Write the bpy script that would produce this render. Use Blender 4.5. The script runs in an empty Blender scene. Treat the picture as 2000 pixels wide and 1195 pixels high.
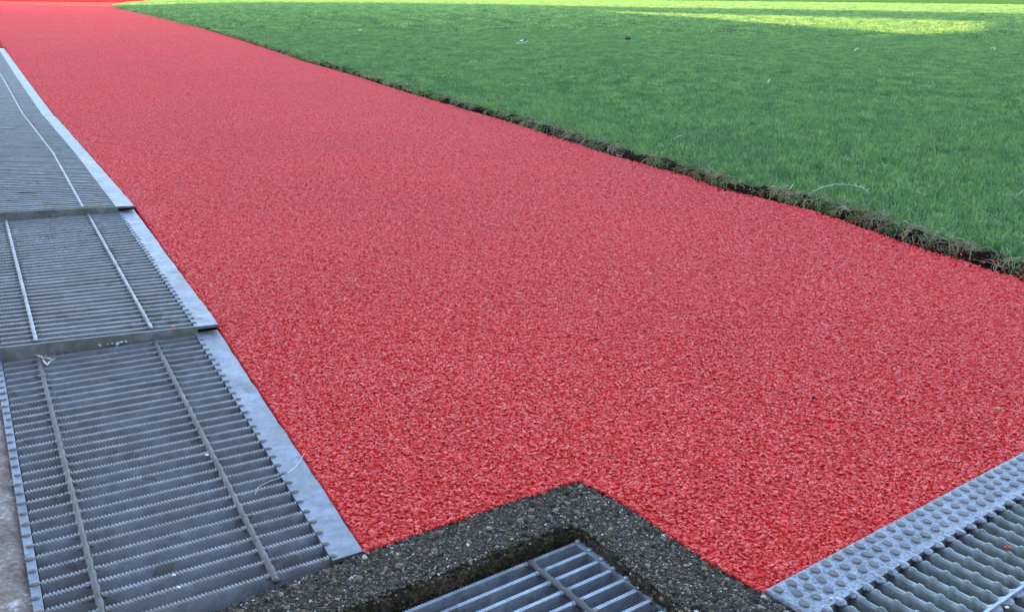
import bpy, bmesh, math, random
import numpy as np
from mathutils import Vector, Matrix, noise
random.seed(7); rng = np.random.default_rng(11)
S = bpy.context.scene
COL = S.collection
# ------------------------------------------------------------------ camera
PITCH, ROLL, H = math.radians(17.5), math.radians(0.5), 0.5
FPX = 1950.0
cp, sp = math.cos(PITCH), math.sin(PITCH)
FWD = Vector((0, cp, -sp)); UP0 = Vector((0, sp, cp)); RT0 = Vector((1, 0, 0))
RT = RT0*math.cos(ROLL) + UP0*math.sin(ROLL); UP = -RT0*math.sin(ROLL) + UP0*math.cos(ROLL)
cam_d = bpy.data.cameras.new('camera'); cam = bpy.data.objects.new('camera', cam_d); COL.objects.link(cam)
cam.matrix_world = Matrix(((RT.x, UP.x, -FWD.x, 0), (RT.y, UP.y, -FWD.y, 0), (RT.z, UP.z, -FWD.z, H), (0, 0, 0, 1)))
cam_d.sensor_width = 36; cam_d.lens = 36*FPX/2000; cam_d.clip_start = 0.02; cam_d.clip_end = 5000
S.camera = cam
# ------------------------------------------------------------------ sky, sun, exposure
SUN_EL = math.radians(20)
w = bpy.data.worlds.new('World'); S.world = w; w.use_nodes = True
wn = w.node_tree; wn.nodes.clear()
bg = wn.nodes.new('ShaderNodeBackground'); wo = wn.nodes.new('ShaderNodeOutputWorld')
sky = wn.nodes.new('ShaderNodeTexSky'); sky.sky_type = 'NISHITA'; sky.sun_disc = False
sky.sun_elevation = SUN_EL; sky.sun_rotation = math.pi; sky.ozone_density = 0.55; sky.dust_density = 1.0
wn.links.new(sky.outputs[0], bg.inputs[0]); bg.inputs[1].default_value = 0.15
wn.links.new(bg.outputs[0], wo.inputs[0])
sl = bpy.data.lights.new('sun', 'SUN'); sl.energy = 2.2; sl.angle = math.radians(0.5); sl.color = (1.0, 0.71, 0.36)
so = bpy.data.objects.new('sun', sl); COL.objects.link(so); so.rotation_euler = (math.pi/2 - SUN_EL, 0, 0); so.location = (0, -10, 20)
S.view_settings.view_transform = 'Standard'; S.view_settings.look = 'None'
S.view_settings.gamma = 1; S.view_settings.use_curve_mapping = False; S.view_settings.exposure = 2.62

# ------------------------------------------------------------------ helpers
def at(x, y, z=0.0):
    d = FWD*FPX + RT*(x-1000) - UP*(y-597.5)
    t = (z-H)/d.z
    return Vector((d.x*t, d.y*t, z))
def tag(o, label=None, cat=None, group=None, kind=None):
    if label: o['label'] = label
    if cat: o['category'] = cat
    if group: o['group'] = group
    if kind: o['kind'] = kind
    return o
def link(o, parent=None, M=None):
    COL.objects.link(o)
    if parent is not None:
        o.parent = parent
        o.matrix_local = Matrix.Translation(-parent.location) @ (M if M is not None else Matrix.Identity(4))
    elif M is not None:
        o.matrix_world = M
    return o
def mesh(name, V, F, mat, smooth=False):
    me = bpy.data.meshes.new(name); me.from_pydata([tuple(v) for v in V], [], F); me.update()
    if mat: me.materials.append(mat)
    if smooth: me.polygons.foreach_set('use_smooth', [True]*len(me.polygons))
    return me
def obj(name, me, parent=None, M=None):
    return link(bpy.data.objects.new(name, me), parent, M)
def empty(name, loc):
    o = bpy.data.objects.new(name, None); o.empty_display_size = .02; o.location = loc; COL.objects.link(o); return o
class MB:
    def __init__(s): s.V = []; s.F = []
    def add(s, V, F):
        n = len(s.V); s.V += [tuple(v) for v in V]; s.F += [tuple(i+n for i in f) for f in F]
    def box(s, c, d, M=None):
        x, y, z = d[0]/2, d[1]/2, d[2]/2
        V = [Vector((sx*x+c[0], sy*y+c[1], sz*z+c[2])) for sx, sy, sz in
             ((-1,-1,-1),(1,-1,-1),(1,1,-1),(-1,1,-1),(-1,-1,1),(1,-1,1),(1,1,1),(-1,1,1))]
        if M: V = [M @ v for v in V]
        s.add(V, [(0,3,2,1),(4,5,6,7),(0,1,5,4),(1,2,6,5),(2,3,7,6),(3,0,4,7)])
    def prism(s, poly, z0, z1):
        """poly: list of (x,y) or 3D tops; bottom at z offset"""
        n = len(poly); top = [Vector((p[0], p[1], (p[2] if len(p) > 2 else 0)+z1)) for p in poly]
        bot = [Vector((p[0], p[1], (p[2] if len(p) > 2 else 0)+z0)) for p in poly]
        F = [tuple(range(n)), tuple(range(2*n-1, n-1, -1))] + [(i, n+i, n+(i+1) % n, (i+1) % n) for i in range(n)]
        s.add(top+bot, F)
    def tube(s, pts, rad, k=5, cap=True):
        pts = [Vector(p) for p in pts]; R = rad if isinstance(rad, (list, tuple)) else [rad]*len(pts)
        V = []; F = []
        for i, p in enumerate(pts):
            t = (pts[min(i+1, len(pts)-1)]-pts[max(i-1, 0)]).normalized()
            a = t.cross(Vector((0, 0, 1)));
            if a.length < 1e-4: a = Vector((1, 0, 0))
            a.normalize(); b = t.cross(a)
            for j in range(k):
                an = 2*math.pi*j/k; V.append(p+(a*math.cos(an)+b*math.sin(an))*R[i])
        for i in range(len(pts)-1):
            for j in range(k):
                F.append((i*k+j, i*k+(j+1) % k, (i+1)*k+(j+1) % k, (i+1)*k+j))
        if cap: F += [tuple(range(k))[::-1], tuple((len(pts)-1)*k+j for j in range(k))]
        s.add(V, F)
    def me(s, name, mat, smooth=False): return mesh(name, s.V, s.F, mat, smooth)
def bevel(me, w, seg=1):
    bm = bmesh.new(); bm.from_mesh(me)
    bmesh.ops.bevel(bm, geom=list(bm.edges), offset=w, segments=seg, affect='EDGES', clamp_overlap=True)
    bmesh.ops.recalc_face_normals(bm, faces=bm.faces); bm.to_mesh(me); bm.free(); return me

# ------------------------------------------------------------------ materials
class NT:
    def __init__(s, name):
        s.m = bpy.data.materials.new(name); s.m.use_nodes = True; s.t = s.m.node_tree
        s.b = s.t.nodes['Principled BSDF']
    def n(s, typ, **kw):
        x = s.t.nodes.new(typ)
        for k, v in kw.items():
            if k.startswith('_'): x.inputs[k[1:].replace('_', ' ')].default_value = v
            else: setattr(x, k, v)
        return x
    def l(s, a, b): s.t.links.new(a, b)
    def pos(s): return s.n('ShaderNodeNewGeometry').outputs['Position']
    def noise(s, scale, detail=4, rough=.55, vec=None, dist=0):
        x = s.n('ShaderNodeTexNoise', _Scale=scale, _Detail=detail, _Roughness=rough, _Distortion=dist)
        s.l(vec if vec is not None else s.pos(), x.inputs['Vector']); return x.outputs['Fac']
    def vor(s, scale, out='Color', feat='F1', vec=None):
        x = s.n('ShaderNodeTexVoronoi', feature=feat, _Scale=scale)
        s.l(vec if vec is not None else s.pos(), x.inputs['Vector']); return x.outputs[out]
    def ramp(s, fac, stops, interp='LINEAR'):
        x = s.n('ShaderNodeValToRGB'); cr = x.color_ramp; cr.interpolation = interp
        while len(cr.elements) < len(stops): cr.elements.new(.5)
        for e, (p, c) in zip(cr.elements, stops):
            e.position = p; e.color = (*c, 1) if len(c) == 3 else c
        s.l(fac, x.inputs[0]); return x.outputs[0]
    def mix(s, f, a, b, mode='MIX'):
        x = s.n('ShaderNodeMix', data_type='RGBA', blend_type=mode)
        for v, i in ((f, 0), (a, 6), (b, 7)):
            if isinstance(v, (int, float)): x.inputs[i].default_value = v
            elif isinstance(v, tuple): x.inputs[i].default_value = (*v, 1)
            else: s.l(v, x.inputs[i])
        return x.outputs[2]
    def bump(s, h, strength=.3, dist=.001):
        x = s.n('ShaderNodeBump', _Strength=strength, _Distance=dist); s.l(h, x.inputs['Height']); s.l(x.outputs[0], s.b.inputs['Normal'])
    def rnd(s): return s.n('ShaderNodeObjectInfo').outputs['Random']
    def col(s, c):
        if isinstance(c, tuple): s.b.inputs['Base Color'].default_value = (*c, 1)
        else: s.l(c, s.b.inputs['Base Color'])
    def set(s, **k):
        for a, v in k.items(): s.b.inputs[a.replace('_', ' ')].default_value = v
        return s
# red rubber
def red_mat(name, far):
    t = NT(name); t.set(Roughness=.5); t.b.inputs['Specular IOR Level'].default_value = .6
    if far:
        c = t.ramp(t.vor(330, 'Color'), [(0, (.48, .02, .016)), (.5, (.64, .03, .026)), (1, (.72, .06, .05))])
        p = t.ramp(t.noise(1.3, 3), [(.35, (.95, .95, .95)), (.65, (1.04, 1.04, 1.04))])
        t.col(t.mix(1, c, p, 'MULTIPLY'))
        t.bump(t.vor(330, 'Distance'), 1, .003); t.set(Roughness=1); t.b.inputs['Specular IOR Level'].default_value = 0
    else:
        c = t.ramp(t.rnd(), [(0, (.54, .018, .014)), (.45, (.71, .030, .022)), (.85, (.78, .044, .034)), (1, (.80, .11, .085))])
        p = t.ramp(t.noise(1.3, 3), [(.35, (.95, .95, .95)), (.65, (1.04, 1.04, 1.04))])
        t.col(t.mix(1, c, p, 'MULTIPLY')); t.set(Roughness=.48); t.b.inputs['Specular IOR Level'].default_value = .42
    return t.m
M_red = red_mat('red_rubber_surface', True); M_gran = red_mat('red_rubber_granule', False)
def metal(name, base, dirt, rough=.42, met=.75, dsc=9, damt=(.52, .72)):
    t = NT(name); t.set(Metallic=met, Roughness=rough)
    c = t.ramp(t.noise(60, 5, .65), [(.3, tuple(v*.72 for v in base)), (.5, base), (.7, tuple(min(1, v*1.22) for v in base))])
    sp_ = t.ramp(t.vor(170, 'Color'), [(0, (.86, .86, .88)), (1, (1.1, 1.1, 1.1))]); c = t.mix(1, c, sp_, 'MULTIPLY')
    f = t.ramp(t.noise(dsc, 6, .7), [(damt[0], (0, 0, 0)), (damt[1], (1, 1, 1))])
    c = t.mix(f, c, dirt)
    st = t.ramp(t.noise(22, 3, .5, dist=.6), [(.64, (0, 0, 0)), (.66, (.55, .55, .55))]); c = t.mix(st, c, tuple(v*.62 for v in dirt))
    lm = t.ramp(t.noise(130, 6, .8), [(.62, (0, 0, 0)), (.72, (.7, .7, .7))]); t.col(t.mix(lm, c, tuple(min(.6, v*1.7) for v in base)))
    r = t.n('ShaderNodeMapRange', _To_Min=rough-.1, _To_Max=rough+.25); t.l(t.noise(35, 5), r.inputs[0]); t.l(r.outputs[0], t.b.inputs['Roughness'])
    t.bump(t.noise(180, 4), .12, .0005)
    return t.m
M_flange = metal('galvanised_flange', (.225, .225, .265), (.15, .145, .155), .45, .7, 14, (.45, .75))
M_bar = metal('galvanised_bar', (.275, .285, .31), (.19, .178, .165), .55, .15, 11, (.45, .75))
M_top = metal('worn_bar_top', (.29, .28, .285), (.19, .165, .155), .48, .4, 20, (.4, .7))
M_rod = metal('weathered_rod', (.12, .11, .108), (.085, .07, .062), .55, .3, 30, (.45, .7))
M_plate = metal('dull_end_plate', (.25, .255, .235), (.13, .13, .105), .55, .35, 20, (.45, .7))
M_weld = metal('weld_metal', (.20, .185, .18), (.12, .10, .09), .5, .4, 60, (.45, .7))
M_cast = metal('stud_plate_metal', (.22, .22, .25), (.12, .115, .12), .45, .6, 90, (.42, .66))
M_stud = metal('worn_stud_metal', (.125, .11, .115), (.09, .08, .08), .42, .45, 60, (.45, .7))
M_cbar = metal('green_grey_bar', (.20, .215, .21), (.12, .12, .11), .45, .45, 20, (.45, .75))
M_new = metal('clean_galvanised', (.37, .385, .42), (.24, .22, .215), .4, .6, 40, (.55, .8))
def frost(m, scale):
    nt = m.node_tree; b = nt.nodes['Principled BSDF']; src = b.inputs['Base Color'].links[0].from_socket
    g = nt.nodes.new('ShaderNodeNewGeometry'); nz = nt.nodes.new('ShaderNodeTexNoise'); nz.inputs['Scale'].default_value = 220; nt.links.new(g.outputs['Position'], nz.inputs['Vector'])
    ad = nt.nodes.new('ShaderNodeMixRGB'); ad.blend_type = 'ADD'; ad.inputs[0].default_value = .006; nt.links.new(g.outputs['Position'], ad.inputs[1]); nt.links.new(nz.outputs['Color'], ad.inputs[2])
    v = nt.nodes.new('ShaderNodeTexVoronoi'); v.feature = 'DISTANCE_TO_EDGE'; v.inputs['Scale'].default_value = scale; nt.links.new(ad.outputs[0], v.inputs['Vector'])
    r = nt.nodes.new('ShaderNodeValToRGB'); r.color_ramp.elements[0].position = .03; r.color_ramp.elements[0].color = (.55, .55, .55, 1); r.color_ramp.elements[1].position = .16; r.color_ramp.elements[1].color = (0, 0, 0, 1); nt.links.new(v.outputs[0], r.inputs[0])
    mx = nt.nodes.new('ShaderNodeMixRGB'); nt.links.new(r.outputs[0], mx.inputs[0]); nt.links.new(src, mx.inputs[1]); mx.inputs[2].default_value = (.38, .40, .46, 1); nt.links.new(mx.outputs[0], b.inputs['Base Color'])
frost(M_cast, 190)
def simple(name, stops, scale, rough=.9, bump=.5, bd=.002, detail=6):
    t = NT(name); n = t.noise(scale, detail, .65); t.col(t.ramp(n, stops)); t.set(Roughness=rough); t.bump(n, bump, bd); t.b.inputs['Specular IOR Level'].default_value = .08 if rough > .88 else .5; return t.m
M_soil = simple('dark_soil', [(.3, (.008, .004, .003)), (.6, (.032, .018, .012)), (.8, (.085, .05, .032))], 260, 1, 1, .004)
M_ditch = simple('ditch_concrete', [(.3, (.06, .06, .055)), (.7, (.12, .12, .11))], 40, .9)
M_matrix = simple('kerb_cement', [(.3, (.012, .008, .005)), (.5, (.055, .039, .026)), (.62, (.12, .09, .062)), (.78, (.2, .16, .12))], 300, .9, .9, .002)
M_conc = simple('caster_concrete', [(.3, (.35, .34, .32)), (.7, (.5, .49, .47))], 2, .9)
def apron_mat():
    t = NT('stained_apron'); t.set(Roughness=.8)
    c = t.ramp(t.noise(24, 9, .8), [(.3, (.08, .048, .032)), (.44, (.21, .135, .098)), (.54, (.30, .225, .185)), (.62, (.56, .52, .50))])
    d = t.ramp(t.noise(260, 3), [(.35, (.6, .55, .55)), (.6, (1, 1, 1))]); t.col(t.mix(1, c, d, 'MULTIPLY')); t.bump(t.noise(260, 5), .8, .002); return t.m
M_apron = apron_mat()
def stone_mat():
    t = NT('kerb_stone'); t.set(Roughness=.75); t.b.inputs['Specular IOR Level'].default_value = .25
    t.col(t.ramp(t.rnd(), [(0, (.014, .012, .011)), (.30, (.042, .036, .034)), (.46, (.11, .068, .036)), (.60, (.075, .058, .045)), (.74, (.20, .14, .085)), (.88, (.24, .20, .16)), (.965, (.5, .46, .40))], 'CONSTANT'))
    t.bump(t.noise(900, 3), .3, .0005); return t.m
M_stone = stone_mat()
def blade_mat(name, stops, trans=.25, rough=.45):
    t = NT(name); t.set(Roughness=rough)
    a = t.ramp(t.rnd(), stops); p = t.ramp(t.noise(2.2, 4), [(.35, (.9, .93, .92)), (.65, (1.1, 1.08, 1.04))])
    g = t.ramp(t.noise(14, 3), [(.3, (.88, .9, .92)), (.7, (1.12, 1.1, 1.04))])
    t.col(t.mix(1, t.mix(1, a, p, 'MULTIPLY'), g, 'MULTIPLY'))
    tr = t.n('ShaderNodeBsdfTranslucent'); t.l(t.b.inputs['Base Color'].links[0].from_socket, tr.inputs[0])
    mx = t.n('ShaderNodeMixShader'); mx.inputs[0].default_value = trans
    t.l(t.b.outputs[0], mx.inputs[1]); t.l(tr.outputs[0], mx.inputs[2]); t.l(mx.outputs[0], t.t.nodes['Material Output'].inputs[0]); return t.m
M_grass = blade_mat('grass_blade', [(0, (.045, .13, .048)), (.4, (.13, .28, .08)), (.8, (.20, .38, .10)), (1, (.36, .48, .15))])
M_dry = blade_mat('dry_grass', [(0, (.20, .14, .085)), (.4, (.42, .32, .20)), (.7, (.16, .17, .07)), (1, (.70, .58, .42))], .15, .7)
M_pale = simple('bleached_straw', [(.3, (.5, .46, .33)), (.7, (.75, .72, .58))], 200, .7, .2)
M_white = simple('white_scrap', [(.3, (.75, .75, .75)), (.7, (.85, .85, .85))], 200, .5, .2)
M_dark = simple('dark_clod', [(.3, (.02, .017, .014)), (.7, (.06, .045, .035))], 200, .9, .6)
M_leaf = simple('brown_leaf', [(.3, (.30, .16, .06)), (.7, (.5, .33, .15))], 200, .7, .4)
M_moss = blade_mat('moss_blade', [(0, (.012, .012, .008)), (.5, (.035, .035, .015)), (.8, (.09, .08, .03)), (1, (.16, .13, .05))], .1, .9)
def lawn_mat():
    t = NT('lawn_ground'); t.set(Roughness=1); t.b.inputs['Specular IOR Level'].default_value = 0
    c = t.ramp(t.noise(80, 5), [(.3, (.04, .09, .025)), (.6, (.075, .16, .04)), (.8, (.10, .20, .05))]); t.col(c); t.bump(t.noise(150, 4), .8, .01); return t.m
M_lawn = lawn_mat()
M_ground = simple('earth_ground', [(.3, (.05, .04, .03)), (.7, (.09, .07, .05))], 5, 1)

# ------------------------------------------------------------------ scatter by geometry nodes
def gn_scatter(name, P, R, Sc, idx, protos, parent=None):
    coll = bpy.data.collections.new(name+'_kinds')
    for i, me in enumerate(protos):
        coll.objects.link(bpy.data.objects.new('kind_%02d_%s' % (i, name), me))
    me = bpy.data.meshes.new(name); me.vertices.add(len(P)); me.vertices.foreach_set('co', np.ascontiguousarray(P, dtype=np.float32).ravel())
    for nm, ty, dat, fld in (('rot', 'FLOAT_VECTOR', R, 'vector'), ('scl', 'FLOAT_VECTOR', Sc, 'vector'), ('idx', 'INT', idx, 'value')):
        a = me.attributes.new(nm, ty, 'POINT'); a.data.foreach_set(fld, np.ascontiguousarray(dat, dtype=np.int32 if ty == 'INT' else np.float32).ravel())
    o = bpy.data.objects.new(name, me); link(o, parent)
    ng = bpy.data.node_groups.new(name, 'GeometryNodeTree')
    ng.interface.new_socket('Geometry', in_out='INPUT', socket_type='NodeSocketGeometry')
    ng.interface.new_socket('Geometry', in_out='OUTPUT', socket_type='NodeSocketGeometry')
    N = ng.nodes; gi = N.new('NodeGroupInput'); go = N.new('NodeGroupOutput'); ip = N.new('GeometryNodeInstanceOnPoints')
    ci = N.new('GeometryNodeCollectionInfo'); ci.inputs['Collection'].default_value = coll
    ci.inputs['Separate Children'].default_value = True; ci.inputs['Reset Children'].default_value = True
    ip.inputs['Pick Instance'].default_value = True
    def na(nm, ty):
        x = N.new('GeometryNodeInputNamedAttribute'); x.data_type = ty; x.inputs['Name'].default_value = nm; return x.outputs['Attribute']
    L = ng.links.new
    L(gi.outputs[0], ip.inputs['Points']); L(ci.outputs[0], ip.inputs['Instance']); L(na('idx', 'INT'), ip.inputs['Instance Index'])
    L(na('rot', 'FLOAT_VECTOR'), ip.inputs['Rotation']); L(na('scl', 'FLOAT_VECTOR'), ip.inputs['Scale'])
    L(ip.outputs[0], go.inputs[0])
    md = o.modifiers.new('scatter', 'NODES'); md.node_group = ng
    return tag(o, kind='stuff')
def inside(P, poly):
    x, y = P[:, 0], P[:, 1]; r = np.zeros(len(P), bool); n = len(poly)
    for i in range(n):
        x1, y1 = poly[i][:2]; x2, y2 = poly[(i+1) % n][:2]
        if y1 == y2: continue
        c = ((y1 > y) != (y2 > y)) & (x < (x2-x1)*(y-y1)/(y2-y1)+x1); r ^= c
    return r
def seg_dist(P, line):
    d = np.full(len(P), 1e9)
    for a, b in zip(line[:-1], line[1:]):
        a = np.array(a[:2]); b = np.array(b[:2]); ab = b-a
        t = np.clip(((P-a)@ab)/max(1e-12, ab@ab), 0, 1); d = np.minimum(d, np.hypot(*(P-(a+t[:, None]*ab)).T))
    return d
def grid(x0, x1, y0, y1, s):
    X, Y = np.meshgrid(np.arange(x0, x1, s), np.arange(y0, y1, s*.87)); X[1::2] += s/2
    P = np.stack([X.ravel(), Y.ravel()], 1); return P + rng.uniform(-.36, .36, P.shape)*s

# ------------------------------------------------------------------ layout (metres on the ground, z = 0 at the track surface)
edge_px = [(222,15),(300,32),(400,57),(500,88),(600,122),(700,150),(760,170),(860,200),(1000,240),(1100,272),(1200,305),(1300,331),(1420,370),(1500,390),(1600,415),(1700,448),(1800,483),(1900,515),(2000,546)]
EDGE = [at(*p) for p in edge_px]
d_ = (EDGE[-1]-EDGE[-2]).normalized(); EDGE.append(EDGE[-1]+d_*.36)
def densify(line, step):
    out = []
    for a, b in zip(line[:-1], line[1:]):
        st = step*max(1, (a.length/2.2)); n = max(1, int((b-a).length/st))
        out += [a.lerp(b, i/n) for i in range(n)]
    return out+[line[-1]]
ED = densify(EDGE, .006)
def wob(p, f, s): return noise.noise(Vector((p.x*f, p.y*f, s)))
ED = [p + Vector((wob(p, 9, 1.3)*.006, wob(p, 9, 5.3)*.006, 0)) for p in ED]
FAR = [at(232, 11), at(255, 7), at(290, 4), at(326, .5), at(350, -3), at(420, -8)]
# drain line: outer flange corner near/far, and rod positions, per panel
def panel_from(RN, RF, LN, LF): return dict(RN=RN, RF=RF, LN=LN, LF=LF)
def ext(R_, rod, s): return R_ + (rod-R_)/s
PA = panel_from(at(712, 1075), at(425, 643), at(99, 1262), at(3, 704))
PB = panel_from(at(427, 633, .010), at(262, 409), at(1, 679, .017), ext(at(262, 409), at(171, 417), .318))
PC = panel_from(at(263, 402, .013), at(173, 300), ext(at(263, 402, .013), at(163, 407, .014), .318), ext(at(173, 300), at(104, 300), .318))
PD = panel_from(at(173, 300), at(109, 228, .0), PC['LF'], ext(at(109, 228), at(47, 226), .318))
PE0R, PE1R = at(107, 228), at(45, 146); PE0L = ext(PE0R, at(46, 226), .318); PE1L = ext(PE1R, at(0, 143.5), .318)
PFR = at(8, 95); vv = (PE1L-PE1R); PFL = PFR + vv
PGR = PFR + (PFR-PE1R).normalized()*3; PGL = PGR+vv
def flat(p): return Vector((p.x, p.y, 0))
LEFTLINE = [flat(p) for p in (at(712, 1075), at(425, 640), at(262, 403), at(172, 300), at(108, 228), at(45, 146), at(8, 95))] + [flat(PGR)]
e_ = (LEFTLINE[-1]-LEFTLINE[-2]).normalized(); LEFTLINE.append(LEFTLINE[-1]+e_*8); LEFTLINE.append(LEFTLINE[-1]+Vector((-60, 30, 0)))
KERB_OUT = [at(*p) for p in ((711, 1077), (800, 1046), (900, 1012), (985, 981), (1060, 960), (1105, 943), (1130, 938), (1160, 952), (1225, 985), (1290, 1032), (1370, 1086), (1440, 1128), (1491, 1155))]
RG0 = at(1492, 1152); RG1 = at(2000, 881); rgd = (RG1-RG0).normalized(); RGE = RG0 + rgd*1.05
# ------------------------------------------------------------------ ground, track, lawn
mb = MB(); mb.add([(-1500, -1500, -.35), (1500, -1500, -.35), (1500, 1500, -.35), (-1500, 1500, -.35)], [(0, 1, 2, 3)])
tag(obj('ground', mb.me('ground', M_ground)), kind='structure')
track_poly = [p for p in KERB_OUT] + [RGE] + ED[::-1] + FAR + [Vector((-6, 200, 0)), Vector((-90, 200, 0)), Vector((-90, 60, 0))] + LEFTLINE[::-1][1:]
def poly_mesh(name, poly, z1, z0, mat, parent=None):
    from mathutils.geometry import tessellate_polygon
    pts = [Vector((p[0], p[1], 0)) for p in poly]; tris = tessellate_polygon([pts]); n = len(pts)
    V = [(p.x, p.y, z1) for p in pts] + [(p.x, p.y, z0) for p in pts]
    F = []
    for a, b, c in tris:
        nrm = (pts[b]-pts[a]).cross(pts[c]-pts[a]).z
        F.append((a, b, c) if nrm > 0 else (a, c, b))
    F += [(i, (i+1) % n, n+(i+1) % n, n+i) for i in range(n)]
    return obj(name, mesh(name, V, F, mat), parent)
track = tag(poly_mesh('running_track', track_poly, -.0015, -.08, M_red), kind='structure')
# lawn soil with a ragged cut edge
def nrm2(a, b):
    d = (b-a); return Vector((-d.y, d.x, 0)).normalized() * -1 if True else None
V = []; F = []; CUT = []
for i, p in enumerate(ED):
    a = ED[max(0, i-1)]; b = ED[min(len(ED)-1, i+1)]; t = (b-a).normalized(); n = Vector((-t.y, t.x, 0))   # left of travel = lawn side (travel towards the camera right)
    k = min(1, max(.35, 3/p.length)) if p.length > 3 else 1
    g1 = .009+.036*max(0, wob(p, 13, 2)+.3)+.010*wob(p, 50, 4); g2 = g1+.008+.030*max(-.25, wob(p, 19, 9))+.012*wob(p, 80, 3)
    und = .016*max(0, wob(p, 30, 17)+.1)
    zt = .016+.012*wob(p, 20, 6)
    CUT.append(p+n*(g2+.012))
    for off, z in ((-.004, -.035), (g1, -.032), (g1+und, -.018+.005*wob(p, 70, 1)), (g2, zt-.006), (g2+.008, zt), (g2+.05, .006)):
        q = p+n*off; V.append((q.x+wob(q, 130, off*90)*.007, q.y+wob(q, 130, 7+off*90)*.007, z+wob(q, 120, 3)*.006))
for i in range(len(ED)-1):
    for j in range(5): a = i*6+j; F.append((a, a+6, a+7, a+1))
soil = obj('soil', mesh('soil', V, F, M_soil, True)); tag(soil, kind='structure')
LIN = [Vector((V[i*6+5][0], V[i*6+5][1], 0)) for i in range(len(ED))]
lawn_poly = LIN + [Vector((1.42, 1.25, 0)), Vector((1.7, .2, 0)), Vector((60, -8, 0)), Vector((120, 200, 0)), Vector((-4, 200, 0))] + FAR[::-1]
lawn = tag(poly_mesh('lawn', lawn_poly, .006, -.05, M_lawn), kind='structure')

# ------------------------------------------------------------------ rubber granules
def chip_mesh(seed, mat, r=.5, flat=.7, jit=.32):
    rr = random.Random(seed); bm = bmesh.new(); bmesh.ops.create_icosphere(bm, subdivisions=1, radius=r)
    for v in bm.verts:
        v.co *= 1+rr.uniform(-jit, jit); v.co.z *= flat
    bmesh.ops.convex_hull(bm, input=bm.verts)
    for v in [v for v in bm.verts if not v.link_faces]: bm.verts.remove(v)
    me = bpy.data.meshes.new('chip'); bm.to_mesh(me); bm.free(); me.materials.append(mat); return me
chips = [chip_mesh(i, M_gran, flat=.6, jit=.45) for i in range(10)]
bnd = [(p.x, p.y) for p in ED[::4]]; bnl = [(p.x, p.y) for p in LEFTLINE]
gp = grid(-7.0, 2.3, .6, 9, .00315) if False else np.concatenate([grid(-1.7, 2.3, .6, 2.6, .0036)] + [grid(x0, x0+.45, y0, y0+.4, .0036) for x0, y0 in
     [(x, y) for x in np.arange(-6, 1.2, .45) for y in np.arange(2.26, 8.5, .4) if min(seg_dist(np.array([[x+.22, y+.2]]), bnd)[0], seg_dist(np.array([[x+.22, y+.2]]), bnl)[0]) < .36]])
ang = np.degrees(np.arctan2(gp[:, 0], gp[:, 1])); rad = np.hypot(gp[:, 0], gp[:, 1])
gp = gp[(np.abs(ang) < 44) & (rad < 9)]; rad = np.hypot(gp[:, 0], gp[:, 1]); gp = gp[inside(gp, track_poly)]; rad = np.hypot(gp[:, 0], gp[:, 1])
X, Y = np.meshgrid(np.arange(-26, 9, .06), np.arange(.9, 36, .06)); TP = np.column_stack([X.ravel(), Y.ravel()])
rd = np.hypot(*TP.T); ok = (rd > 1.375) & (np.abs(np.degrees(np.arctan2(TP[:, 0], TP[:, 1]))) < 45); ok[ok] = inside(TP[ok], track_poly)
q_ = TP[ok]; dd = np.minimum(seg_dist(q_, bnd[::3]), np.minimum(seg_dist(q_, bnl), seg_dist(q_, [(p.x, p.y) for p in (RG0, RGE)]))); ok[ok] = dd > np.where(np.hypot(*q_.T) > 8, .012, .0435)
occ = ok.reshape(X.shape); ci = np.clip(np.round((gp[:, 0]+26)/.06).astype(int), 0, X.shape[1]-1); cj = np.clip(np.round((gp[:, 1]-.9)/.06).astype(int), 0, X.shape[0]-1)
gp = gp[~occ[cj, ci] | (np.hypot(*gp.T) < 1.3)]
rad = np.hypot(*gp.T); dE = np.minimum(seg_dist(gp, bnd), seg_dist(gp, bnl)); gp = gp[(rad < 1.6) | (dE < .1) | (seg_dist(gp, [(p.x, p.y) for p in (RG0, RGE)]) < .1)]
dE = seg_dist(gp, bnl); gp = gp[dE > .0026]
n = len(gp)
print('granules', n)
GS = rng.uniform(.0039, .0062, n)
P3 = np.column_stack([gp, rng.uniform(-.0030, -.0001, n)])
gn_scatter('rubber_granules', P3, np.column_stack([rng.normal(0, .38, n), rng.normal(0, .38, n), rng.uniform(0, 6.28, n)]), np.column_stack([GS*rng.uniform(.8, 1.3, n), GS*rng.uniform(.7, 1.1, n), GS*.9]), rng.integers(0, 10, n), chips, track)
# farther away the same granules come in little mats
def mat_tile(seed, T=.06):
    r = np.random.default_rng(seed); V = []; F = []; base = [np.array([v.co[:] for v in c.vertices]) for c in chips]; bf = [[tuple(p.vertices) for p in c.polygons] for c in chips]
    g_ = np.arange(0, T-1e-6, .00353); nv = 0
    for x in g_:
        for y in g_:
            k = r.integers(0, 10); s_ = r.uniform(.0039, .0062); a = r.uniform(0, 6.28); v = base[k]*s_*np.array([1, .85, .9]); tx, ty = r.normal(0, .38, 2)
            v = v @ np.array([[1, 0, 0], [0, math.cos(tx), -math.sin(tx)], [0, math.sin(tx), math.cos(tx)]]) @ np.array([[math.cos(ty), 0, math.sin(ty)], [0, 1, 0], [-math.sin(ty), 0, math.cos(ty)]]) @ np.array([[math.cos(a), -math.sin(a), 0], [math.sin(a), math.cos(a), 0], [0, 0, 1]])
            v = v + np.array([x+.0018-T/2+r.uniform(-.0013, .0013), y+.0018-T/2+r.uniform(-.0013, .0013), r.uniform(-.0028, -.0001)])
            V += [tuple(q) for q in v]; F += [tuple(i+nv for i in f) for f in bf[k]]; nv += len(v)
    return mesh('granule_mat', V, F, M_gmat)
M_gmat = red_mat('red_granule_mat', False)
_nt = M_gmat.node_tree; _rp = [x for x in _nt.nodes if x.type == 'VALTORGB'][0]
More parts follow.
